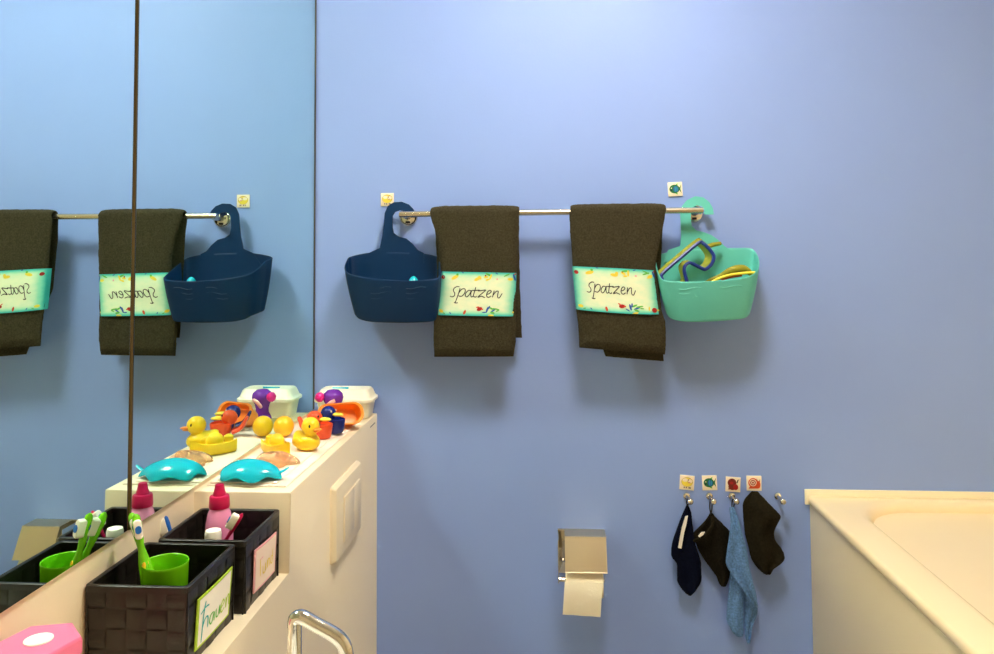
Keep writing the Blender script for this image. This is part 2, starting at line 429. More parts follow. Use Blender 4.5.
def band(root, corners, yf, tk, extra, bow, us=1.0, u0=.15):
    """printed paper sleeve round the front layer; corners TL TR BR BL in photo measurements"""
    TL, TR, BR, BL = corners; y0 = yf-tk-.0075
    def P(u, v, off=0):
        a = Vector((lerp(TL[0], TR[0], u), lerp(TL[1], TR[1], u))); b = Vector((lerp(BL[0], BR[0], u), lerp(BL[1], BR[1], u)))
        q = lerp(a, b, v)
        p = at(q.x, q.y+bow*sin(PI*u)*(v-.2), y=y0)
        p.y += .014*abs(2*u-1)**10-.0008*cos(2.3*PI*u)*bow-off
        return p
    n, m = 40, 12; b = MB(); V = []; UV = []
    for j in range(m+1):
        for i in range(n+1): V.append(P(i/n, j/m)); UV.append((i/n, 1-j/m))
        for i in range(n, -1, -1):
            p = P(i/n, j/m); p.y = yf+tk+.0015; p.x += 0; V.append(p); UV.append((0, 0))
    w = 2*(n+1); Fc = [(j*w+i, j*w+(i+1) % w, (j+1)*w+(i+1) % w, (j+1)*w+i) for j in range(m) for i in range(w)]
    o = b.add(V, Fc).build('name_band', 'band', root, angle=60, label='pale green printed band reading Spatzen with turquoise edges')
    uvl = o.data.uv_layers.new(name='UVMap')
    for lp_ in o.data.loops: uvl.data[lp_.index].uv = UV[lp_.vertex_index]
    def toUV(x, y):
        v = (y-72)/455; xl = 115-50*v; xr = 895-10*v; return (x-xl)/(xr-xl), v
    t = MB()
    for g in G:
        V2, F2 = ribbon(sm2(g, 6), 9.2)
        t.add([P(u0+(toUV(*q)[0]-.15)*us, toUV(*q)[1], .0007) for q in V2], F2)
    t.build('lettering', 'ink', o)
    d = MB()
    for k, (x, y, rx, ry, c) in enumerate(DEC+extra):
        rot = random.uniform(-.7, .7); rx *= 1.3; ry *= 1.3
        ring = [(x+rx*cos(a)*cos(rot)-ry*sin(a)*sin(rot), y+rx*cos(a)*sin(rot)+ry*sin(a)*cos(rot)) for a in [2*PI*i/10 for i in range(10)]]
        ring = [(max(70+(y_<300)*40, min(890, x_)), max(73, min(526, y_))) for x_, y_ in ring]
        d.add([P(*toUV(*q), .0004+.00002*k) for q in ring], [tuple(range(10))], c)
    d.build('printed_motif', ['pyellow', 'dblue', 'lgreen', 'dred', 'snail', 'palepink'], o, smooth=False, kind=None)
L_front = [(205, 430, 519), (212, 429.5, 519), (222, 432, 519), (237, 437, 518.5), (255, 440, 518), (272, 441, 517), (295, 438.5, 516), (316, 435.5, 515.5), (322, 434, 516), (340, 434, 516), (356, 434.5, 513.5)]
L_back = [(205, 432, 519), (240, 436, 519), (290, 438, 520), (330, 440, 521.5), (338, 441, 522)]
t1, yf, tk = towel('hand_towel', 'olive brown terry towel beside the navy basket, lower edge straight', L_front, L_back, -.01, 2.3, 'hand towels with printed name bands')
band(t1, ((440.5, 271.5), (516.3, 273), (514.3, 316.5), (435.8, 315.2)), yf, tk, [], 0)
R_front = [(203, 570, 666), (210, 569, 666), (220, 569.5, 664.5), (237, 570.5, 661.5), (250, 571.5, 658), (266, 572.5, 655.5), (285, 574, 658.5), (310, 576, 662), (318, 577, 665), (335, 578.5, 665.5), (350, 579.5, 665)]
R_back = [(203, 571, 665), (240, 572, 662), (290, 577, 660), (320, 590, 661), (345, 601, 663), (358, 606, 664)]
t2, yf, tk = towel('hand_towel', 'olive brown terry towel beside the turquoise basket, band tilted, bottom uneven', R_front, R_back, .08, 7.7, 'hand towels with printed name bands')
band(t2, ((572.5, 266.3), (655.3, 270.5), (661, 314.5), (576.3, 309.5)), yf, tk, [(830, 485, 20, 20, 3), (780, 470, 6, 18, 0), (800, 112, 30, 6, 2), (830, 150, 24, 6, 0)], 1.5, .87, .14)

# ------------------------------------------------------------------ hanging silicone baskets
def basket(label, material, hand, rim, bot, waves):
    YB_ = 2.070
    rimP = smooth_path([at(px, py, y=y) for px, py, y in rim], 9, True)
    botP = smooth_path([at(px, py, y=y) for px, py, y in bot], 9, True)
    zb = sum(p.z for p in botP)/len(botP)
    root = thing('hanging_basket', label, 'basket', (sum(p.x for p in botP)/len(botP), 2.03, zb), 0, 'silicone baskets hung from the towel rail')
    def inset(ring, d):
        c = sum((Vector(p) for p in ring), Vector())/len(ring)
        out = []
        for p in ring:
            v = p-c; v.z = 0; out.append(p-v.normalized()*d)
        return out
    out = []
    for t in (0, .03, .15, .3, .45, .6, .75, .88, .95, 1):
        k = t
        ring = [lerp(a, b, k) for a, b in zip(rimP, botP)]
        bul = .0025*sin(PI*t)
        out.append(inset(ring, -bul))
    bt = inset([p+Vector((0, 0, -.0035)) for p in botP], .003)
    rings = [inset(bt, .02), bt]+out[::-1]
    inn = [inset(r, .003) for r in out]
    inn[-1] = [p+Vector((0, 0, .003)) for p in inn[-1]]
    lip = [p+Vector((0, 0, .0012)) for p in inset(out[0], .0015)]
    rings = rings+[lip]+inn+[inset(inn[-1], .02)]
    MB().add(*loft(rings)).build('basket_bowl', material, root, angle=60)
    P = [at(px, py, y=YB_) for px, py in hand]
    MB().add(*extrude_poly(P, (0, -.0035, 0))).build('hook_handle', material, root, angle=50)
    n = len(rimP)
    for cx, cy, L in waves:
        # small embossed wave on the bowl front
        pts = []
        for i in range(9):
            px = cx+L*(i/8-.5); py = cy+.8*sin(i/8*2*PI)-L*.06*(i/8-.5)
            q0 = at(px, py, y=1.97)
            # meet the bowl's front surface
            best = min((p for r in out for p in r if p.y < 2.02), key=lambda p: (p.x-q0.x)**2+(p.z-q0.z)**2)
            q = at(px, py, y=best.y+.0004)
            pts.append(q)
        MB().add(*tube(pts, .0011, 6)).build('embossed_wave', material, root)
    return root
teal_hand = [(680, 246), (681, 236), (680.5, 224), (680, 214), (682, 206), (687, 200), (695, 196.3), (703, 197.5), (709, 202), (712.5, 208), (713.5, 214.5), (708.5, 214.6), (704, 214.2),
             (704.5, 209.5), (702, 206.4), (697, 205.2), (693, 207), (691, 211), (690.6, 219), (691.5, 226), (696, 230.5), (703, 232), (711, 235), (718, 240), (724, 246), (730, 250), (730, 262), (664, 262), (668, 250)]
def mir(pts, cx): return pts
teal_rim = [(657, 256, 2.068), (680, 250.5, 2.069), (705, 249, 2.069), (735, 248.5, 2.069), (751.5, 249, 2.067), (757.5, 255, 2.045), (759.5, 264, 2.01), (757, 271.5, 1.978), (748, 277, 1.962), (725, 280.5, 1.957),
            (700, 282, 1.955), (676, 282, 1.957), (663, 280.2, 1.965), (658, 274, 1.985), (655.5, 265, 2.02)]
teal_bot = [(668, 309, 2.062), (690, 309, 2.064), (712, 309, 2.064), (732, 308.5, 2.064), (744, 308.5, 2.06), (748.5, 310.5, 2.045), (750, 313, 2.02), (748, 315.5, 2.0), (742, 317.5, 1.99), (722, 319.5, 1.984),
            (702, 320.5, 1.982), (684, 320.2, 1.984), (672, 318, 1.992), (667, 314.5, 2.005), (666, 311.5, 2.035)]
bk2 = basket('turquoise silicone basket holding goggles, hung right of the towels', 'tealb', teal_hand, teal_rim, teal_bot,
             [(690, 288.5, 22), (690, 293, 22), (690, 297.5, 22), (731, 286.5, 22), (731, 291, 22), (731, 295.5, 22)])
navy_hand = [(380, 248), (382.5, 236), (384, 224), (385, 213), (388, 206), (394, 202.3), (402, 201.8), (409, 204.5), (413.5, 209), (416, 215), (411, 215.6), (407.5, 214.5), (404.5, 211.5), (400, 210.5),
             (395.5, 212), (393, 216), (392.8, 227), (394, 233), (399, 236.5), (406.5, 238.5), (413, 244), (418, 250), (424, 253), (424, 264), (362, 264), (370, 252.5)]
navy_rim = [(350.5, 257, 2.068), (370, 253, 2.069), (395, 252.5, 2.069), (420, 253.5, 2.069), (437.5, 257, 2.067), (440, 262, 2.045), (441.5, 270, 2.01), (440.5, 276, 1.98), (434, 279.5, 1.962), (410, 281, 1.956),
            (385, 280, 1.954), (362, 277.5, 1.957), (348.5, 274, 1.966), (344.5, 268.5, 1.985), (346.5, 261, 2.025)]
navy_bot = [(357, 309, 2.062), (378, 309.5, 2.064), (400, 310, 2.064), (420, 310, 2.064), (432, 310, 2.06), (436, 312.5, 2.045), (437.5, 316, 2.02), (436, 319, 2.0), (430, 320.5, 1.99), (410, 321.5, 1.984),
            (390, 321.5, 1.982), (370, 320.5, 1.984), (359, 318, 1.992), (355, 314.5, 2.005), (354.5, 311.5, 2.035)]
bk1 = basket('navy blue silicone basket hung left of the towels', 'navyb', navy_hand, navy_rim, navy_bot,
             [(381, 288, 20), (381, 293, 20), (381, 298, 20), (416, 288, 20), (416, 293, 20), (416, 298, 20)])
# small turquoise toy in the navy basket
c = at(413.5, 276.0, y=1.985)
tt = MB().add(*ell((c.x, c.y, c.z-.040), .017, .016, .040)).build('bath_toy', 'cyan')
tag(tt, 'small turquoise toy peeping over the rim of the navy basket', 'toy')

# diving mask and snorkel gear in the turquoise basket
def q3(cx, cy, y): return at(650+cx/8.283, 230+cy/8.283, y=y)
mk_ = thing('diving_mask', 'diving mask with navy frame leaning in the turquoise basket', 'diving mask', q3(300, 420, 2.01))
loopc = [(95, 392, 1.985), (122, 342, 1.99), (240, 240, 2.0), (400, 108, 2.012), (440, 112, 2.012), (492, 158, 2.008), (528, 216, 2.0), (512, 280, 1.992), (462, 324, 1.988), (425, 316, 1.988),
         (335, 274, 1.99), (292, 296, 1.988), (284, 345, 1.985), (305, 440, 1.98), (250, 500, 1.98), (150, 480, 1.98)]
lp3 = smooth_path([q3(*p) for p in loopc], 4, True)
MB().add(*tube(lp3, .0046, 8, True)).build('frame', 'maskframe', mk_)
MB().add([p+Vector((0, .001, 0)) for p in lp3], [tuple(range(len(lp3)))]).build('lens', 'lens', mk_, smooth=False)
cen = sum(lp3, Vector())/len(lp3)
sk = [[p for p in lp3]]
for k, (s_, dy, dz) in enumerate(((1.05, .008, .004), (1.06, .016, .007), (.98, .022, .007), (.9, .024, .004))):
    sk.append([cen+(p-cen)*s_+Vector((-.004*k, dy, dz)) for p in lp3])
MB().add(*loft(sk, cap=False)).build('face_skirt', 'skirt', mk_, angle=80)
MB().add(*tube([q3(470, 140, 2.02), q3(520, 122, 2.03), q3(578, 112, 2.045)], [.0075, .0075, .0065], 10, flat=.8)).build('strap', 'skirt', mk_)
sn = thing('snorkel_set', 'yellow rubber swim gear lying beside the diving mask', 'swim gear', q3(700, 420, 2.01))
rows = [(430, 455, 7), (500, 415, 10), (580, 385, 13), (650, 345, 17), (710, 325, 21), (770, 322, 21), (815, 345, 16), (850, 380, 9)]
pts = smooth_path([q3(a_, b_, 2.005) for a_, b_, r in rows], 4)
rad = [interp([(i, r[2]/8.283/777*2.0*1.6) for i, r in enumerate(rows)], k/4)[0] for k in range(len(pts))]
MB().add(*tube(pts, rad, 14)).build('rubber_body', 'skirt', sn)
MB().add(*tube(smooth_path([q3(500, 440, 1.975), q3(570, 402, 1.976), q3(660, 374, 1.978), q3(760, 360, 1.982), q3(870, 352, 1.985)], 5), .0036, 8)).build('yellow_strap', 'glowyellow', sn)
MB().add(*tube(smooth_path([q3(590, 412, 1.979), q3(670, 390, 1.981), q3(760, 376, 1.985)], 5), .0028, 8)).build('red_strip', 'red', sn)

# ------------------------------------------------------------------ picture tiles
def blob(cx, cy, rx, ry, rot=0, n=20):
    return [(cx+rx*cos(a)*cos(rot)-ry*sin(a)*sin(rot), cy+rx*cos(a)*sin(rot)+ry*sin(a)*cos(rot)) for a in [2*PI*k/n for k in range(n)]]
SHEEP = [('wool', blob(.5, .56, .40, .33)), ('pyellow', blob(.5, .55, .365, .295)), ('tile', blob(.36, .68, .19, .12)), ('wool', blob(.70, .63, .19, .165)), ('tile', blob(.70, .63, .16, .135)), ('brown', blob(.585, .68, .02, .08)), ('snail', blob(.66, .54, .09, .02)),
         ('ink', blob(.32, .17, .035, .06)), ('ink', blob(.46, .17, .035, .06)), ('ink', blob(.66, .17, .035, .06)), ('ink', blob(.74, .17, .03, .06))]
FISH = [('lgreen', [(.50, .80), (.72, .92), (.66, .74)]), ('lgreen', [(.38, .26), (.66, .10), (.62, .28)]), ('dgreen', [(.72, .5), (.94, .84), (.86, .5), (.94, .18)]),
        ('dgreen', blob(.45, .52, .36, .31)), ('dblue', blob(.54, .50, .17, .20)), ('teal', blob(.50, .52, .03, .20)), ('teal', blob(.62, .52, .025, .17)), ('tile', blob(.24, .58, .04, .04)), ('ink', blob(.22, .44, .06, .05))]
BEAR = [('brown', blob(.42, .62, .30, .29)), ('brown', blob(.46, .36, .28, .24)), ('dred', blob(.68, .34, .17, .20)), ('brown', [(.14, .15), (.30, .32), (.5, .15)]), ('dred', blob(.40, .60, .12, .10)),
        ('ink', [(.72, .62), (.78, .84), (.90, .88), (.83, .78), (.80, .62)])]
SNAIL = [('snail', blob(.44, .54, .34, .32)), ('snail', [(.12, .14), (.22, .34), (.80, .36), (.76, .15)]), ('snail', blob(.80, .42, .12, .26)), ('tile', blob(.42, .55, .24, .24)), ('dred', blob(.42, .55, .19, .19)),
         ('tile', blob(.42, .55, .12, .12)), ('dred', blob(.42, .55, .07, .07)), ('brown', [(.70, .66), (.67, .86), (.74, .68)]), ('brown', [(.84, .64), (.90, .86), (.89, .62)])]
def tile(px, py, size, rot, art, label, artname):
    c = at(px, py, y=D); s = size/370
    root = thing('picture_tile', label, 'picture tile', (c.x, D, c.z-s/2), 0, 'animal picture tiles on the blue wall')
    Rm = Matrix.Translation(c) @ Matrix.Rotation(rot, 4, 'Y')
    MB().add(*xf(box(-s/2, s/2, -.0035, -.0001, -s/2, s/2, .0007), Rm)).build('tile', 'tile', root)
    names = []; b = MB()
    for k, (m_, P) in enumerate(art):
        if m_ not in names: names.append(m_)
        b.add([Rm @ Vector(((x-.5)*s, -.0037-.00006*k, (y-.5)*s)) for x, y in P], [tuple(range(len(P)))], names.index(m_))
    b.build(artname, names, root, smooth=False)
tile(387.5, 199.7, 13.2, .0, SHEEP, 'small square picture tile of a yellow sheep above the navy basket', 'sheep_picture')
tile(675, 189.3, 14, -.05, FISH, 'small square picture tile of a fish above the turquoise basket', 'fish_picture')
tile(686.8, 482.4, 13.8, .08, SHEEP, 'small square picture tile of a yellow sheep above the navy cloth', 'sheep_picture')
tile(709.4, 482.6, 14, -.04, FISH, 'small square picture tile of a green and blue fish above the hooks', 'fish_picture')
tile(732.8, 484.2, 14, .06, BEAR, 'small square picture tile of a dark red-brown animal above blue washcloth', 'animal_picture')
tile(753.8, 483, 14, 0, SNAIL, 'small square picture tile of an orange-red snail above the hooks', 'snail_picture')

# ------------------------------------------------------------------ hooks and cloths
def hook(px, label):
    c = at(px, 495.8, y=D)
    root = thing('wall_hook', label, 'hook', (c.x, D, c.z), 0, 'chrome wall hooks in a row')
    MB().add(*lathe([(.001, .006), (.006, .006), (.0085, .004), (.009, 0), (.001, 0)], c, 20, axis='y')).build('base', 'chrome', root)
    MB().add(*tube([c+Vector((0, -.004, 0)), c+Vector((.002, -.018, -.004)), c+Vector((.003, -.030, -.005))], .0042, 10)).build('stem', 'chrome', root)
    MB().add(*ell(c+Vector((.004, -.034, -.004)), .0082, .0082, .0085, 16, 10)).build('knob', 'chrome', root)
hook(686.5, 'chrome wall hook holding the navy cloth, first in the row')
hook(709.2, 'chrome wall hook holding the dark cloth with white tag')
hook(731.6, 'chrome wall hook holding the blue washcloth')
hook(754.4, 'chrome wall hook mostly hidden behind the large dark hanging cloth')
hook(777.5, 'empty chrome wall hook nearest the bathtub')
def cl(cx, cy): return 660+cx/5.685, 485+cy/5.685
def cloth_body(rows, yc, th, seed, fold, nsub=5, crop=True):
    """rows: (py, pxl, pxr) ; a soft hanging body with folds running down it"""
    if crop: rows = [(cl(0, a)[1], cl(b, 0)[0], cl(c_, 0)[0]) for a, b, c_ in rows]
    n = (len(rows)-1)*nsub; rings = []; py0, py1 = rows[0][0], rows[-1][0]
    sm = smooth_path([(r[1], r[0], r[2]) for r in rows], nsub)
    for i, q in enumerate(sm):
        t = i/(len(sm)-1); py = q.y
        a = at(q.x, py, y=yc); b = at(q.z, py, y=yc); w = max(.002, b.x-a.x); ring = []
        e = min(1, .25+4*t, .25+6*(1-t))
        for side in (1, -1):
            for k in range(29 if side == 1 else 27):
                u = -cos(PI*k/28) if side == 1 else cos(PI*(k+1)/28)
                x = lerp(a.x, b.x, (u+1)/2)
                h = th*e*min(1, w/.03)*(max(0, 1-u*u))**.4
                f = fold*e*(sin(u*4.2+seed+t*3.1)+.6*noise.noise(Vector((x*38, seed, a.z*14))))
                fz = noise.noise(Vector((x*600, seed, a.z*600)))*.0007
                ring.append(Vector((x+fz, yc+f-side*h*(.9 if side == 1 else .6)+fz, lerp(a.z, b.z, (u+1)/2)+fz)))
        rings.append(ring)
    return loft(rings)
def loop(root, px0, py0, px1, py1, m_='loop'):
    a = at(px0, py0, y=2.074); b = at(px1, py1, y=2.076)
    for s_ in (-.003, .003):
        MB().add(*tube(smooth_path([a+Vector((s_*.6, -.002, .001)), lerp(a, b, .5)+Vector((s_, 0, 0)), b], 4), .0016, 8)).build('hanging_loop', m_, root)
c1 = [(112, 151, 160), (130, 143, 168), (160, 130, 177), (200, 114, 181), (250, 95, 188), (300, 76, 194), (350, 64, 206), (400, 64, 222), (430, 84, 231), (450, 95, 234), (500, 96, 236), (550, 99, 235), (590, 125, 212), (615, 148, 194), (630, 166, 178)]
w1 = thing('washcloth', 'navy washcloth with a pale side label hanging leftmost of the row', 'washcloth', at(*cl(150, 630), y=2.075), 0, 'cloths hanging on the wall hooks')
MB().add(*cloth_body(c1, 2.078, .011, .4, .004)).build('cloth', 'c_navy', w1, angle=80)
loop(w1, 688, 499, *cl(156, 118))
lab = [cl(145, 180), cl(159, 176), cl(150, 225), cl(138, 270), cl(122, 362), cl(104, 358), cl(116, 290), cl(126, 240)]
MB().add(*extrude_poly([at(px, py, y=2.0575) for px, py in lab], (0, .004, 0))).build('side_label', 'card', w1, label='pale woven side label')
c2 = [(160, 282, 300), (180, 270, 315), (205, 250, 340), (240, 214, 375), (265, 190, 398), (300, 184, 408), (325, 200, 408), (360, 214, 406), (400, 236, 403), (440, 262, 400), (480, 292, 402), (520, 320, 396), (555, 334, 386), (578, 350, 374)]
w2 = thing('washcloth', 'dark washcloth mitt with small white tag hanging under the fish tile', 'washcloth', at(*cl(360, 580), y=2.08), 0, 'cloths hanging on the wall hooks')
MB().add(*cloth_body(c2, 2.080, .010, 1.9, .004)).build('cloth', 'c_black', w2, angle=80)
MB().add(*tube(smooth_path([at(*cl(193, 318), y=2.070), at(*cl(235, 300), y=2.062), at(*cl(280, 262), y=2.058), at(*cl(300, 215), y=2.062), at(*cl(292, 178), y=2.07)], 5), .0042, 8)).build('hem', 'c_olive', w2)
loop(w2, 711, 499, *cl(289, 168))
MB().add(*extrude_poly([at(*cl(a_, b_), y=2.0535) for a_, b_ in ((218, 292), (236, 270), (256, 268), (246, 284), (226, 298))], (0, .0035, 0))).build('white_tag', 'card', w2, label='small white tag')
rows3 = [(507, 729.5, 733.5), (511, 729.3, 735.5), (515, 729.8, 737.2), (525, 730.2, 740), (538, 728.6, 743.5), (546.5, 727.2, 746), (555, 726, 747.6), (562, 725.4, 748.8), (567, 727, 749.5), (573, 731, 751), (580, 735.5, 752.7), (588, 741.5, 754.5), (597, 748, 756.5), (604, 753.5, 758), (608, 756.6, 758.3)]
w3 = thing('washcloth', 'blue terry washcloth hanging as a long twisted point', 'washcloth', at(742, 643, y=2.07), 0, 'cloths hanging on the wall hooks')
MB().add(*cloth_body(rows3, 2.062, .008, .9, .0035, crop=False)).build('cloth', 'c_blue', w3, angle=80)
rows3b = [(560, 730, 742), (575, 729.6, 744), (590, 728.6, 744.5), (604, 727.2, 744.3), (614, 726.2, 744), (620, 726.4, 744), (627, 729.5, 743.6), (633, 733, 743.5), (637, 737.5, 742.5)]
MB().add(*cloth_body(rows3b, 2.078, .006, 2.4, .003, crop=False)).build('folded_corner', 'c_blue', w3, angle=80)
rows3c = [(580, 741, 752), (592, 743.5, 756), (605, 744.5, 757.5), (615, 744.5, 756.8), (624, 744.5, 753), (634, 745, 751.2), (640, 746, 750.6), (643.5, 747.5, 750)]
MB().add(*cloth_body(rows3c, 2.084, .005, 4.4, .003, crop=False)).build('folded_corner', 'c_blue', w3, angle=80)
loop(w3, 733.5, 499, 732.5, 510)
c4 = [(36, 520, 555), (55, 502, 572), (80, 482, 598), (110, 472, 625), (145, 472, 660), (170, 474, 682), (185, 475, 688), (210, 478, 676), (250, 481, 655), (285, 486, 649), (320, 495, 660), (355, 504, 686), (390, 512, 704), (420, 521, 705), (445, 534, 682), (470, 552, 645), (490, 572, 632), (505, 592, 626), (510, 604, 618)]
w4 = thing('washcloth', 'large dark olive cloth hanging right of the blue washcloth', 'washcloth', at(*cl(600, 508), y=2.07), 0, 'cloths hanging on the wall hooks')
MB().add(*cloth_body(c4, 2.064, .013, 3.6, .005)).build('cloth', 'c_olive', w4, angle=80)

# ------------------------------------------------------------------ toilet paper holder
h0 = at(557.6, 528, y=D); h1 = at(606.5, 575, y=D)
tp = thing('paper_holder', 'chrome toilet paper holder with flap on the blue wall', 'toilet paper holder', (.08, D, h1.z))
MB().add(*box(h0.x, h1.x-.004, D-.004, D-.0003, h1.z+.004, h0.z, .001)).build('back_plate', 'chrome', tp)
MB().add(*box(h0.x, h0.x+.002, D-.075, D-.003, h1.z+.006, h0.z-.004, .0006)).build('side_arm', 'chrome', tp)
yv = 1.985
v0, v1 = at(564.8, 533.5, y=2.02), at(607.5, 573, y=2.004)
zt_ = h0.z-.0005
yt_, yb_ = 2.040, 2.004
prf = [(D-.003, zt_), (D-.02, zt_), (D-.04, zt_), (yt_+.003, zt_), (yt_+.0008, zt_-.0008), (yt_, zt_-.003)]+[(lerp(yt_, yb_, t), lerp(zt_-.003, v1.z+.001, t)) for t in (.15, .3, .45, .6, .75, .9, .97)]+[(yb_-.0005, v1.z), (yb_-.003, v1.z-.0005)]
ps = smooth_path([(0, y, z) for y, z in prf], 5); V = []; n = len(ps)
rings = []
for x0_, x1_ in ((v0.x, v1.x),):
    for p in ps: rings.append([Vector((x0_, p.y, p.z)), Vector((x1_, p.y, p.z)), Vector((x1_, p.y+.0018, p.z-.001)), Vector((x0_, p.y+.0018, p.z-.001))])
MB().add(*loft(rings)).build('flap', 'satin', tp, angle=35)
rz_ = .401; ry_ = 2.046; rr_ = .041
xa, xb = at(566, 580, y=1.99).x, at(604, 580, y=1.99).x
MB().add(*tube([(h0.x+.001, ry_, rz_), (xb+.004, ry_, rz_)], .006, 12)).build('spindle', 'chrome', tp)
rl = thing('toilet_roll', 'cream toilet paper roll hanging in the chrome holder', 'toilet roll', ((xa+xb)/2, ry_, rz_-rr_))
n = 40; rings = []
for x_, r_ in ((xa, .0165), (xa, rr_-.001), (xa+.001, rr_), (xb-.001, rr_), (xb, rr_-.001), (xb, .0165), (xa, .0165)):
    rings.append([Vector((x_, ry_+r_*cos(2*PI*k/n), rz_+r_*sin(2*PI*k/n))) for k in range(n)])
MB().add(*loft(rings, cap=False)).build('roll', 'paper', rl)
tl = []
for i in range(22):
    t = i/21
    z = lerp(rz_+.012, at(580, 615.5, y=2.0).z, t); y = ry_-rr_-.0012-.004*sin(t*3)
    sh = -.006*t
    tl.append([Vector((lerp(xa-.003, xb-.003, k/10)+sh, y+.0008*sin(k*1.3+t*4), z-.004*(k/10)*t*t)) for k in range(11)]+[Vector((lerp(xa-.003, xb-.003, k/10)+sh, y+.0012+.0008*sin(k*1.3+t*4), z-.004*(k/10)*t*t)) for k in range(10, -1, -1)])
MB().add(*loft(tl)).build('paper_tail', 'paper', rl)

# ------------------------------------------------------------------ ledge: folded cloth, box, bath toys
ct = .007; ZT_ = ZL+ct
cloth = thing('folded_cloth', 'off-white folded cotton cloth spread under the bath toys', 'cloth', (-.565, 1.68, ZL))
def sheet(x0, x1, y0, y1, z0, z1, nx=26, ny=60, seed=0, skew=0):
    g = []
    for j in range(ny+1):
        ring = []
        y = lerp(y0, y1, j/ny)
        e = min(1, .3+min(j, ny-j)*.5)
        for k in range(nx+1):
            u = -cos(PI*k/nx); x = lerp(x0, x1, (u+1)/2)+skew*(j/ny)
            ring.append(Vector((x+.003*noise.noise(Vector((y*22, seed, u))), y+.004*noise.noise(Vector((x*30, seed, 1))), lerp(z0, z1, .5+.5*e*(max(0, 1-u**6))**.5)-.0004+.001*noise.noise(Vector((x*40, y*30, seed))))))
        for k in range(nx-1, 0, -1):
            u = -cos(PI*k/nx); x = lerp(x0, x1, (u+1)/2)+skew*(j/ny); ring.append(Vector((x, y, z0+.0003)))
        g.append(ring)
    return loft(g)
MB().add(*sheet(-.640, -.489, 1.425, 1.93, ZL, ZT_-.002, seed=3)).build('lower_layer', 'mat', cloth, angle=70)
MB().add(*sheet(-.638, -.510, 1.432, 1.915, ZT_-.003, ZT_+.001, seed=8, skew=.004)).build('upper_layer', 'mat', cloth, angle=70)
ZT_ += .001

bx = thing('storage_box', 'white plastic box with lid at the back end of the ledge', 'box', (-.54, 2.05, ZL))
def br(x0, x1, y0, y1, r, z): return [Vector((x, y, z)) for x, y in rrect(x0, x1, y0, y1, r, 6)]
bx0, bx1, by0, by1 = -.620, -.464, 2.0005, 2.0955
def bo_(o, z, r=.022): return br(bx0+o, bx1-o, by0+o, by1-o, max(.008, r-o*.5), ZL+z)
MB().add(*loft([bo_(.016, .002), bo_(.013, .005), bo_(.006, .047)])).build('body', 'box', bx)
MB().add(*loft([bo_(.003, .044), bo_(0, .046), bo_(0, .0525), bo_(.003, .0545), bo_(.006, .057), bo_(.012, .072), bo_(.016, .0765), bo_(.024, .078), bo_(.030, .0765)])).build('lid', 'box', bx, angle=30)
sk_ = MB().add(*tube([(-.575, 2.030, ZL+.0792), (-.556, 2.028, ZL+.0797), (-.532, 2.026, ZL+.0798)], [.0022, .003, .0045], 10, flat=.6)).build('toy_stick', 'cyan')
tag(sk_, 'turquoise plastic stick lying on the white box lid', 'stick')

# turquoise domed toy
tc = at(250, 479, z=ZT_)
dome = thing('bath_toy', 'turquoise domed bath toy with wavy rim at the near end of the ledge', 'toy', (-.5730, 1.458, ZT_), math.radians(-4))
rings = []
for i, t in enumerate((0, .06, .14, .26, .40, .56, .72, .88, .99)):
    a = t*PI/2; ring = []
    for k in range(72):
        p = 2*PI*k/72; wv = cos(6*p+.8)
        r = cos(a)*(1+.06*wv*cos(a)**3); z = .033*sin(a)**1.15+.007*(cos(a)**5)*(1-wv)/2
        ring.append(Vector((.060*r*cos(p)*(1+.05*cos(p)), .040*r*sin(p), z+.001)))
    rings.append(ring)
inner = [[Vector((v.x*.95, v.y*.95, v.z*.93)) for v in r] for r in rings[::-1]]
MB().add(*loft(inner[1:]+rings)).build('shell', 'cyan', dome, world=False, angle=60)
MB().add(*tube(smooth_path([(.055, 0, .010), (.066, .004, .013), (.076, .008, .019)], 4), [.005]*4+[.0045]*3+[.003]*2, 8, flat=.5)).build('tail', 'cyan', dome, world=False)

# clear toy
cc = at(276, 463, z=ZT_)
clr = thing('bath_toy', 'clear pinkish soft bath toy between turquoise dome and yellow boat', 'toy', (-.5572, 1.5533, ZT_), math.radians(10))
def star(u, p):
    a = math.atan2(u.y, u.x); k = 1+.22*cos(5*a+.4)*(u.x**2+u.y**2); return Vector((p.x*k, p.y*k, max(-.0, p.z) + (.003*sin(3*a) if p.z > .004 else 0)))
MB().add(*ell((0, 0, 0.0005), .042, .030, .022, 60, 14, f=star)).build('soft_body', 'clear', clr, world=False)
MB().add(*ell((.014, -.008, .016), .013, .011, .010)).build('bump', 'clear', clr, world=False)

# yellow ball
bc = at(284.3, 426.5, y=1.806)
ball = MB().add(*ell((-.6210, 1.788, ZT_+.0235), .0235, .0235, .0235, 32, 18)).build('ball', 'yellow2')
tag(ball, 'yellow ball against the mirror behind the yellow boat', 'ball')

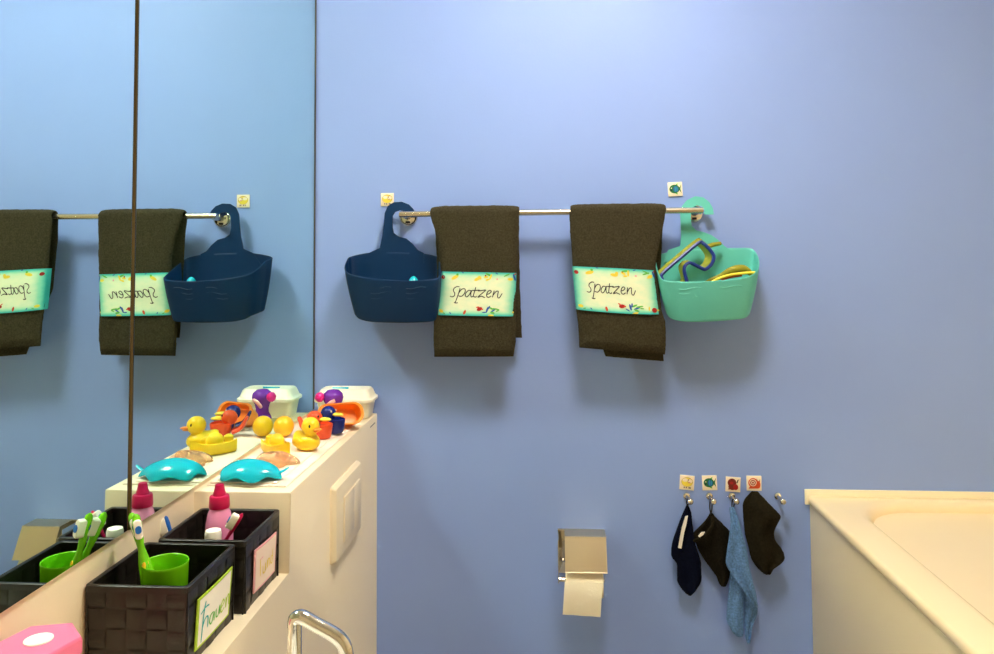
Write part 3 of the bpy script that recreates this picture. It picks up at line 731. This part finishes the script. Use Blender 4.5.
# yellow boat
bo = thing('toy_boat', 'yellow toy boat with raised cabin, left of the yellow duck', 'toy boat', (-.5755, 1.622, ZT_), math.radians(-42))
rings = []
for i in range(15):
    t = i/14; x = lerp(-.046, .048, t); w = .021*(1-max(0, (t-.45)/.55)**2.2)*(1-.25*max(0, (.25-t)/.25)) ; w = max(w, .001)
    top = .024+.010*max(0, (t-.5)*2)**2+.004*max(0, (.2-t)*5)
    rings.append([Vector((x, w*.62, .001+.010*max(0, t-.7))), Vector((x, w*.9, .008+.006*max(0, t-.7))), Vector((x, w, top)), Vector((x, w*.86, top+.0015)), Vector((x, w*.8, top-.004)), Vector((x, -w*.8, top-.004)), Vector((x, -w*.86, top+.0015)), Vector((x, -w, top)), Vector((x, -w*.9, .008+.006*max(0, t-.7))), Vector((x, -w*.62, .001+.010*max(0, t-.7)))])
MB().add(*loft(rings)).build('hull', 'yellow', bo, world=False, angle=45)
MB().add(*ell((-.004, 0, .027), .019, .0145, .018, 24, 14)).build('cabin', 'yellow', bo, world=False)
MB().add(*lathe([(.011, .018), (.010, .034), (.004, .038), (.001, .038)], (-.033, 0, 0), 16)).build('stern_post', 'yellow', bo, world=False)

# ducks
def duck(loc, rz, label):
    d = thing('rubber_duck', label, 'rubber duck', loc, rz); K = Matrix.Scale(1.1, 4)
    def f(u, p):
        q = p.copy()
        if u.x < -.3: q.z += .012*((-u.x-.3)/.7)**1.5
        if q.z < -.014: q.z = -.014-(q.z+.014)*.1
        return q
    MB().add(*xf(ell((0, 0, .016), .031, .0225, .0185, 32, 18, f=f), K)).build('body', 'yellow', d, world=False)
    MB().add(*xf(lathe([(.013, .024), (.0115, .031), (.013, .038)], (.011, 0, 0), 20), K)).build('neck', 'yellow', d, world=False)
    MB().add(*xf(ell((.012, 0, .0465), .0185, .017, .0178, 28, 16), K)).build('head', 'yellow', d, world=False)
    MB().add(*xf(ell((.032, 0, .0435), .0105, .0075, .0026, 16, 8), K)).build('upper_bill', 'orange', d, world=False, label='orange upper bill')
    MB().add(*xf(ell((.030, 0, .0395), .0085, .006, .0022, 16, 8), K)).build('lower_bill', 'orange', d, world=False, label='orange lower bill')
    for s_ in (-1, 1):
        e = MB().add(*xf(ell((.0235, s_*.0118, .0495), .0022, .0018, .0034, 12, 8), K)).build('eye', 'ink', d, world=False, label='black eye')
        MB().add(*xf(ell((-.004, s_*.0205, .017), .015, .0035, .009, 16, 10), K)).build('wing', 'yellow', d, world=False)
pd = at(303, 451, z=ZT_)
duck((-.5300, 1.672, ZT_), math.radians(-34), 'yellow rubber duck with orange bill facing the room')
def cupbird(loc, rz, label, body, s=1.0):
    d = thing('bath_bird', label, 'toy', loc, rz)
    MB().add(*xf(lathe([(.001, .001), (.017, .001), (.020, .004), (.0235, .029), (.0235, .033), (.0215, .034), (.019, .029), (.001, .027)], (.010, 0, 0), 28, 1.05, .95), Matrix.Scale(s, 4))).build('body', body, d, world=False)
    MB().add(*xf(ell((-.009, 0, .0445), .0185, .0172, .0175, 26, 14), Matrix.Scale(s, 4))).build('head', body, d, world=False)
    MB().add(*xf(ell((.0165, 0, .0435), .0165, .009, .0045, 18, 8), Matrix.Scale(s, 4))).build('bill', 'glowyellow', d, world=False, label='yellow bill')
    MB().add(*xf(tube(smooth_path([(-.016, 0, .012), (-.036, 0, .022), (-.050, 0, .046)], 4), [.013]*3+[.011]*3+[.008]*2+[.005], 12, flat=.5), Matrix.Scale(s, 4))).build('tail', body, d, world=False)
    for e_ in (-1, 1):
        MB().add(*xf(ell((.0055, e_*.0095, .0515), .002, .002, .0028, 10, 6), Matrix.Scale(s, 4))).build('eye', 'card' if body == 'navy' else 'ink', d, world=False, label='tiny round eye')
pr = at(320, 440, z=ZT_)
cupbird((pr.x-.010, pr.y+.018, ZT_), math.radians(-12), 'red-orange bath bird with yellow bill behind the yellow duck', 'red')
pn = at(334, 430, z=ZT_)
cupbird((-.5210, 1.832, ZT_), math.radians(-18), 'navy blue bath bird with yellow bill beside the orange scoop', 'navy', 1.0)

# orange scoop lying on its side
po = at(342, 424, z=ZT_)
sc = thing('bath_scoop', 'orange plastic bath scoop lying on its side before the white box', 'toy', (-.513, 1.897, ZT_), math.radians(24))
Mx = Matrix.Translation((0, 0, .026)) @ Matrix.Rotation(math.radians(60), 4, 'X')
def hullring(k, z, r=.022):
    return [Mx @ Vector((x, y, z)) for x, y in rrect(-.056*k, .046*k, -.025*k, .025*k, r*k, 6)]
MB().add(*loft([hullring(.72, -.030), hullring(.80, -.029), hullring(.92, -.012), hullring(1.0, .012), hullring(1.10, .014), hullring(1.10, .017), hullring(.95, .0155), hullring(.90, -.002), hullring(.80, -.012), hullring(.6, -.0135)])).build('scoop_bowl', 'orange', sc, world=False, angle=45)

# purple bird
pb = thing('bath_bird', 'purple bath bird with magenta bill in front of the white box', 'toy', (-.5536, 1.962, ZT_), math.radians(200))
MB().add(*lathe([(.001, 0), (.023, .001), (.0235, .006), (.021, .012), (.0165, .02), (.016, .030), (.0185, .041), (.0235, .050), (.0258, .059), (.0235, .069), (.0145, .077), (.001, .0795)], (0, 0, 0), 32)).build('body', 'purple', pb, world=False)
def knob(u, p): return p*(1+.10*math.sin(9*u.x+2)*math.sin(9*u.z)*math.sin(8*u.y+1))
MB().add(*ell((.034, .006, .062), .012, .012, .012, 28, 18, f=knob)).build('bill', 'magenta', pb, world=False, label='round magenta bill')
MB().add(*tube(smooth_path([(.012, .020, .038), (.016, .028, .043), (.010, .031, .051), (-.002, .030, .056)], 5), [.0045]*16, 10)).build('wing', 'palepink', pb, world=False, label='pale pink curved wing')

# ------------------------------------------------------------------ woven baskets on the shelf
def woven(x0, x1, y0, y1, z0, z1, label, nx, ny, nz):
    root = thing('woven_basket', label, 'basket', ((x0+x1)/2, (y0+y1)/2, z0), 0, 'black woven baskets on the shelf')
    w = .0035; fl = .002
    def wall(P0, P1, N, cols, nm):
        b = MB(); P0 = Vector(P0); P1 = Vector(P1); N = Vector(N)
        rows_ = nz; ax = (P1-P0)
        def pt(u, v, o): return P0+ax*u+Vector((0, 0, (z1-z0)*v))+N*(o+fl*(v-1)*1.0)
        # continuous core
        core = [pt(0, 0, -w), pt(1, 0, -w), pt(1, 1, -w), pt(0, 1, -w)]; co = [pt(0, 0, -.0012), pt(1, 0, -.0012), pt(1, 1, -.0012), pt(0, 1, -.0012)]
        b.add(core+co, [(0, 1, 2, 3), (7, 6, 5, 4), (0, 4, 5, 1), (1, 5, 6, 2), (2, 6, 7, 3), (3, 7, 4, 0)])
        for i in range(cols):
            for j in range(rows_):
                hi = (i+j) % 2 == 0
                for sd in (1, -1):
                    up = hi if sd == 1 else not hi
                    du, dv = .03/cols, .03/rows_
                    ns = 5; V = []; Fc = []
                    for a_ in range(ns+1):
                        for c_ in range(ns+1):
                            s_, t_ = a_/ns, c_/ns
                            bul = (sin(PI*s_) if up else sin(PI*t_))**.6*.0016 if True else 0
                            V.append(pt((i+lerp(.03, .97, s_))/cols, (j+lerp(.03, .97, t_))/rows_, (-.0012 if sd == 1 else -w)+sd*(bul-.0002+(.0004 if up else 0))))
                    for a_ in range(ns):
                        for c_ in range(ns): Fc.append((a_*(ns+1)+c_, (a_+1)*(ns+1)+c_, (a_+1)*(ns+1)+c_+1, a_*(ns+1)+c_+1))
                    b.add(V, Fc)
        b.build(nm, 'black', root, angle=50)
    wall((x0, y0, z0), (x1, y0, z0), (0, -1, 0), nx, 'woven_side'); wall((x1, y0, z0), (x1, y1, z0), (1, 0, 0), ny, 'woven_side')
    wall((x1, y1, z0), (x0, y1, z0), (0, 1, 0), nx, 'woven_side'); wall((x0, y1, z0), (x0, y0, z0), (-1, 0, 0), ny, 'woven_side')
    MB().add(*box(x0+.008, x1-.008, y0+.008, y1-.008, z0+.0005, z0+.004)).build('bottom', 'black', root)
    rimp = [Vector((x, y, z1-.004)) for x, y in rrect(x0+.002, x1-.002, y0+.002, y1-.002, .006, 3)]
    rg = []
    for o, dz in ((0, 0), (0, .008), (.001, .009), (.0055, .009), (.0065, .008), (.0065, 0), (0, 0)):
        rg.append([Vector((x, y, z1-.006+dz)) for x, y in rrect(x0-.001+o, x1+.001-o, y0-.001+o, y1+.001-o, .006, 3)])
    MB().add(*loft(rg, cap=False)).build('rim', 'black', root)
    return root
BA = (-.6480, -.5015, 1.060, 1.222, ZS, .7775); BB = (-.6340, -.4895, 1.2345, 1.3905, ZS, .7775)
b1 = woven(*BA, 'black woven basket with green lettered label, nearest on the shelf', 5, 5, 4)
b2 = woven(*BB, 'black woven basket with pink label, against the ledge end', 5, 5, 4)
def paper_label(root, X, quad, border, paper, strokes, inks, nm):
    """card on the basket's room side; quad: corners (near top, far top, far bottom, near bottom)"""
    Q = [at(px, py, x=X) for px, py in quad]
    def P(u, v, o): 
        q = lerp(lerp(Q[0], Q[1], u), lerp(Q[3], Q[2], u), v); return Vector((X-.002*max(0, (BA[5]-q.z)/.118)+.0012+o+.0012*sin(PI*u), q.y, q.z))
    def grid(m0, o, n=10):
        V = [P(lerp(m0, 1-m0, i/n), lerp(m0, 1-m0, j/n), o) for j in range(n+1) for i in range(n+1)]
        Fc = [(j*(n+1)+i, j*(n+1)+i+1, (j+1)*(n+1)+i+1, (j+1)*(n+1)+i) for j in range(n) for i in range(n)]
        return V, Fc
    V, Fc = grid(0, .0018); b = MB().add(V, Fc, 0)
    ed = [P(i/10, 0, 0) for i in range(11)]+[P(1, j/10, 0) for j in range(1, 11)]+[P(i/10, 1, 0) for i in range(9, -1, -1)]+[P(0, j/10, 0) for j in range(9, 0, -1)]
    et = [p+Vector((.0018, 0, 0)) for p in ed]; V2, F2 = loft([ed, et], cap=False); b.add(V2, F2, 0)
    V, Fc = grid(.045, .0022); b.add(V, Fc, 1)
    o = b.build('paper_label', [border, paper], root, label=nm)
    t = MB()
    for g, k in strokes:
        V2, F2 = ribbon(sm2(g, 5), .028)
        t.add([P(u, v, .0026) for u, v in V2], F2, k)
    t.build('lettering', inks, o)
hau = [([(.20, .16), (.16, .40), (.13, .92)], 0), ([(.08, .34), (.20, .28), (.30, .30)], 0), ([(.14, .66), (.20, .52), (.28, .52), (.29, .74)], 0),
       ([(.44, .54), (.36, .56), (.34, .68), (.40, .74), (.46, .56), (.47, .74)], 1), ([(.52, .54), (.53, .70), (.59, .72), (.63, .54), (.64, .73)], 1),
       ([(.68, .64), (.77, .58), (.73, .50), (.67, .62), (.70, .74), (.79, .70)], 2), ([(.83, .52), (.84, .74), (.86, .56), (.92, .52), (.94, .74)], 2)]
paper_label(b1, BA[1], ((196.5, 600), (231, 566.5), (227.8, 614.5), (194, 652)), 'ygreen', 'card', hau, ['teal', 'lgreen', 'ygreen'], 'white label edged in lime with green handwriting')
yel = [([(.22, .30), (.24, .72)], 0), ([(.20, .32), (.34, .30)], 1), ([(.34, .52), (.36, .70), (.44, .70), (.46, .50), (.47, .70)], 0), ([(.54, .48), (.55, .68), (.58, .50), (.64, .50), (.65, .68)], 0), ([(.80, .34), (.79, .66), (.71, .62), (.73, .50), (.80, .50)], 0)]
paper_label(b2, BB[1], ((253.5, 550.5), (275.3, 531.5), (274, 571), (252.8, 594)), 'palepink', 'cardp', yel, ['pyellow', 'palepink'], 'pinkish label with faint yellow handwriting')

# green cup with two toothbrushes
cx_, cy_ = -.5690, 1.130
cup = thing('cup', 'lime green plastic cup in the nearest woven basket', 'cup', (cx_, cy_, ZS+.004))
MB().add(*lathe([(.001, 0), (.028, 0), (.029, .002), (.0325, .113), (.033, .1165), (.0325, .118), (.0312, .117), (.0305, .112), (.027, .006), (.001, .005)], (cx_, cy_, ZS+.004), 40)).build('cup_wall', 'lime', cup)
def brush(name, label, p0, p1, bdir, body, dot, grip=None, r=.0048):
    """p0 foot, p1 tip of the head; bristles point along bdir"""
    p0, p1, bdir = Vector(p0), Vector(p1), Vector(bdir).normalized()
    d = (p1-p0); root = thing(name, label, 'toothbrush', p0, 0, 'toothbrushes in the woven baskets')
    prof_ = [(0, .7), (.06, 1), (.3, 1.15), (.48, 1.15), (.62, 1.0), (.72, .65), (.8, .9), (.92, 1.0), (.98, .8), (1, .3)]
    MB().add(*tube([p0+d*t for t, k in prof_], [r*k for t, k in prof_], 12)).build('handle', body, root)
    nrm = (bdir-d.normalized()*bdir.dot(d.normalized())).normalized(); dd = d.normalized(); L = d.length; sdv = dd.cross(nrm)
    c0 = p0+d*.885+nrm*r*.5
    V = []
    rg = []
    for h, k in ((0, 1), (.010, 1.0), (.0115, .9), (.012, .6)):
        rg.append([c0+nrm*h+dd*(x*k)+sdv*(y*k) for x, y in rrect(-.0135, .0135, -.0055, .0055, .0045, 4)])
    hd = MB().add(*loft(rg)).build('bristles', 'bristle', root, label='white bristles')
    rg = [[c0+nrm*(.0118+h)+dd*x+sdv*y for x, y in rrect(-.0055, .0055, -.0042, .0042, .004, 4)] for h in (0, .0012)]
    MB().add(*loft(rg)).build('blue_bristles', dot, hd, label='blue bristle patch')
    if grip:
        for t in (.48, .60):
            MB().add(*ell(p0+d*t+nrm*r*.85, .003, .003, .0062, 12, 8)).build('grip_pad', grip, root, label='yellow grip pad')
# feet stand on the cup floor
zf_ = ZS+.012
h1_ = at(135.5, 514, y=1.122); h2_ = at(131, 513, y=1.136)
brush('toothbrush', 'green toothbrush with yellow grip pads leaning forward in green cup', (cx_-.001, cy_-.0215, zf_), h1_, (.55, -.85, 0), 'lime', 'bblue', 'yellow2', .0066)
brush('toothbrush', 'green toothbrush mostly hidden behind its green twin in the cup', (cx_+.0165, cy_-.014, zf_), h2_, (.55, -.85, 0), 'lime', 'bblue', 'yellow2', .0066)
pB = at(165.5, 516, y=1.285)
brush('toothbrush', 'blue toothbrush beside the mirror in the farther woven basket', (-.598, 1.272, ZS+.008), pB, (-1, -.25, .1), 'blue', 'bristle', None, .0040)
pK = at(242.5, 513.5, y=1.285)
brush('toothbrush', 'red-pink toothbrush leaning right of the pink bottle', (-.597, 1.270, ZS+.008), pK, (-.75, -.35, .6), 'crimson', 'bblue', None, .0040)
# pink pump bottle
bx_, by_ = at(219, 541, y=1.335).x, 1.335
pbk = thing('lotion_bottle', 'pink lotion bottle with crimson cap in the farther woven basket', 'bottle', (bx_, by_, ZS+.004))
MB().add(*lathe([(.001, 0), (.021, 0), (.0232, .003), (.0238, .03), (.0236, .085), (.0225, .105), (.019, .122), (.0155, .130), (.0145, .134), (.001, .134)], (bx_, by_, ZS+.004), 36)).build('body', 'pinkb', pbk)
MB().add(*lathe([(.001, .131), (.0170, .131), (.0175, .134), (.0165, .150), (.0155, .1515), (.0112, .1525), (.0102, .157), (.0092, .159), (.0076, .168), (.007, .1705), (.001, .171)], (bx_, by_, ZS+.004), 36)).build('pump_cap', 'crimson', pbk, angle=35)
pts = [(bx_+.0238*sin(a_)*.99, by_-.0238*cos(a_)*1.005, ZS+.07+dz) for a_, dz in ((-.3, .01), (-.1, .015), (.05, .008), (.2, .016), (.35, .010))]
MB().add(*tube(smooth_path(pts, 4), .0009, 6)).build('printed_squiggle', 'purple', pbk)
# white-capped tube
wx, wy = at(212, 540, y=1.272).x, 1.276
wc = thing('lotion_tube', 'white-capped tube in front of the pink bottle', 'tube', (wx, wy, ZS+.004))
MB().add(*lathe([(.001, 0), (.012, 0), (.0125, .003), (.0125, .080), (.001, .080)], (wx, wy, ZS+.004), 24)).build('body', 'bristle', wc)
MB().add(*lathe([(.013, .078), (.0135, .080), (.0135, .108), (.012, .113), (.006, .115), (.001, .115)], (wx, wy, ZS+.004), 24)).build('cap', 'bristle', wc)

# pink hexagonal container
hx, hy = at(38.5, 640, y=.880).x, .880
hz = at(38.5, 640, y=.880).z
hexo = thing('hexagonal_container', 'pink hexagonal container with white oval on top, near end of shelf', 'container', (hx, hy, ZS))
def hexr(r, z, rot=.25): return [Vector((hx+r*cos(rot+k*PI/3), hy+r*sin(rot+k*PI/3), z)) for k in range(6)]
MB().add(*loft([hexr(.040, ZS+.0005), hexr(.041, ZS+.003), hexr(.0455, hz-.018)])).build('body', 'pinkhex', hexo, angle=20)
MB().add(*loft([hexr(.0455, hz-.02), hexr(.047, hz-.018), hexr(.047, hz-.003), hexr(.0455, hz-.0005), hexr(.044, hz)])).build('lid', 'pinkhex', hexo, angle=20)
MB().add(*lathe([(.0155, -.001), (.0155, .0012), (.014, .0018), (.001, .0018)], (hx, hy, hz), 28)).build('lid_oval', 'bristle', hexo)

# ------------------------------------------------------------------ washbasin and tap below the shelf
wb = thing('washbasin', 'white washbasin mounted below the shelf', 'washbasin', (-.30, .92, .56))
def wr(o, z, r=.05): return [Vector((x, y, z)) for x, y in rrect(XL+.001+o, -.10-o, .66+o, 1.165-o, max(.01, r-o*.3), 6)]
R = [wr(.08, .46), wr(.03, .50), wr(0, .56), wr(0, .601), wr(.004, .597), wr(.05, .597), wr(.06, .585), wr(.10, .52), wr(.14, .505)]
R[5:] = [[Vector((max(p.x, XL+.12), p.y, p.z)) for p in r] for r in R[5:]]
MB().add(*loft(R)).build('basin_bowl', 'porcelain', wb)
MB().add(*lathe([(.09, 0), (.09, .01), (.07, .03), (.06, .3), (.075, .47), (.001, .47)], (-.30, .92, 0), 28)).build('pedestal', 'porcelain', wb)
ty = 1.0
fa = thing('basin_tap', 'chrome basin tap with square bent spout in front of the ledge', 'tap', (at(294, 640, y=ty).x, ty, .597))
a0 = at(294.5, 640, y=ty); k0 = at(294.5, 626, y=ty); k1 = at(295.5, 619, y=ty); k2 = at(302, 617, y=ty); k3 = at(328, 631, y=ty); k4 = at(338, 637.5, y=ty); k5 = at(344, 645, y=ty); k6 = at(346.5, 656, y=ty); k7 = at(347, 672, y=ty)
pth = smooth_path([(a0.x, ty, .600), (a0.x, ty, a0.z), k0, k1, k2, lerp(k2, k3, .5), k3, k4, k5, k6, k7], 6)
MB().add(*tube(pth, .0092, 18)).build('spout', 'chrome', fa)
MB().add(*lathe([(.001, 0), (.026, 0), (.026, .004), (.016, .012), (.013, .03), (.001, .03)], (a0.x, ty, .597), 28)).build('base', 'chrome', fa)
MB().add(*tube([(a0.x-.002, ty, .622), (a0.x, ty+.03, .630), (a0.x, ty+.055, .640)], .005, 10)).build('lever', 'chrome', fa)

# ------------------------------------------------------------------ world and view
w = bpy.data.worlds.new('room_ambient'); bpy.context.scene.world = w; w.use_nodes = True
w.node_tree.nodes['Background'].inputs[0].default_value = (.5, .5, .5, 1); w.node_tree.nodes['Background'].inputs[1].default_value = .0
sc_ = bpy.context.scene
sc_.view_settings.view_transform = 'Standard'; sc_.view_settings.look = 'None'
sc_.view_settings.gamma = 1; sc_.view_settings.use_curve_mapping = False; sc_.view_settings.exposure = 0.22
sc_.cycles.use_denoising = True
sc_.cycles.caustics_reflective = True
sc_.cycles.max_bounces = 12; sc_.cycles.diffuse_bounces = 6; sc_.cycles.glossy_bounces = 6; sc_.cycles.transmission_bounces = 8
sc_.cycles.blur_glossy = .0
sc_.cycles.sample_clamp_indirect = 0
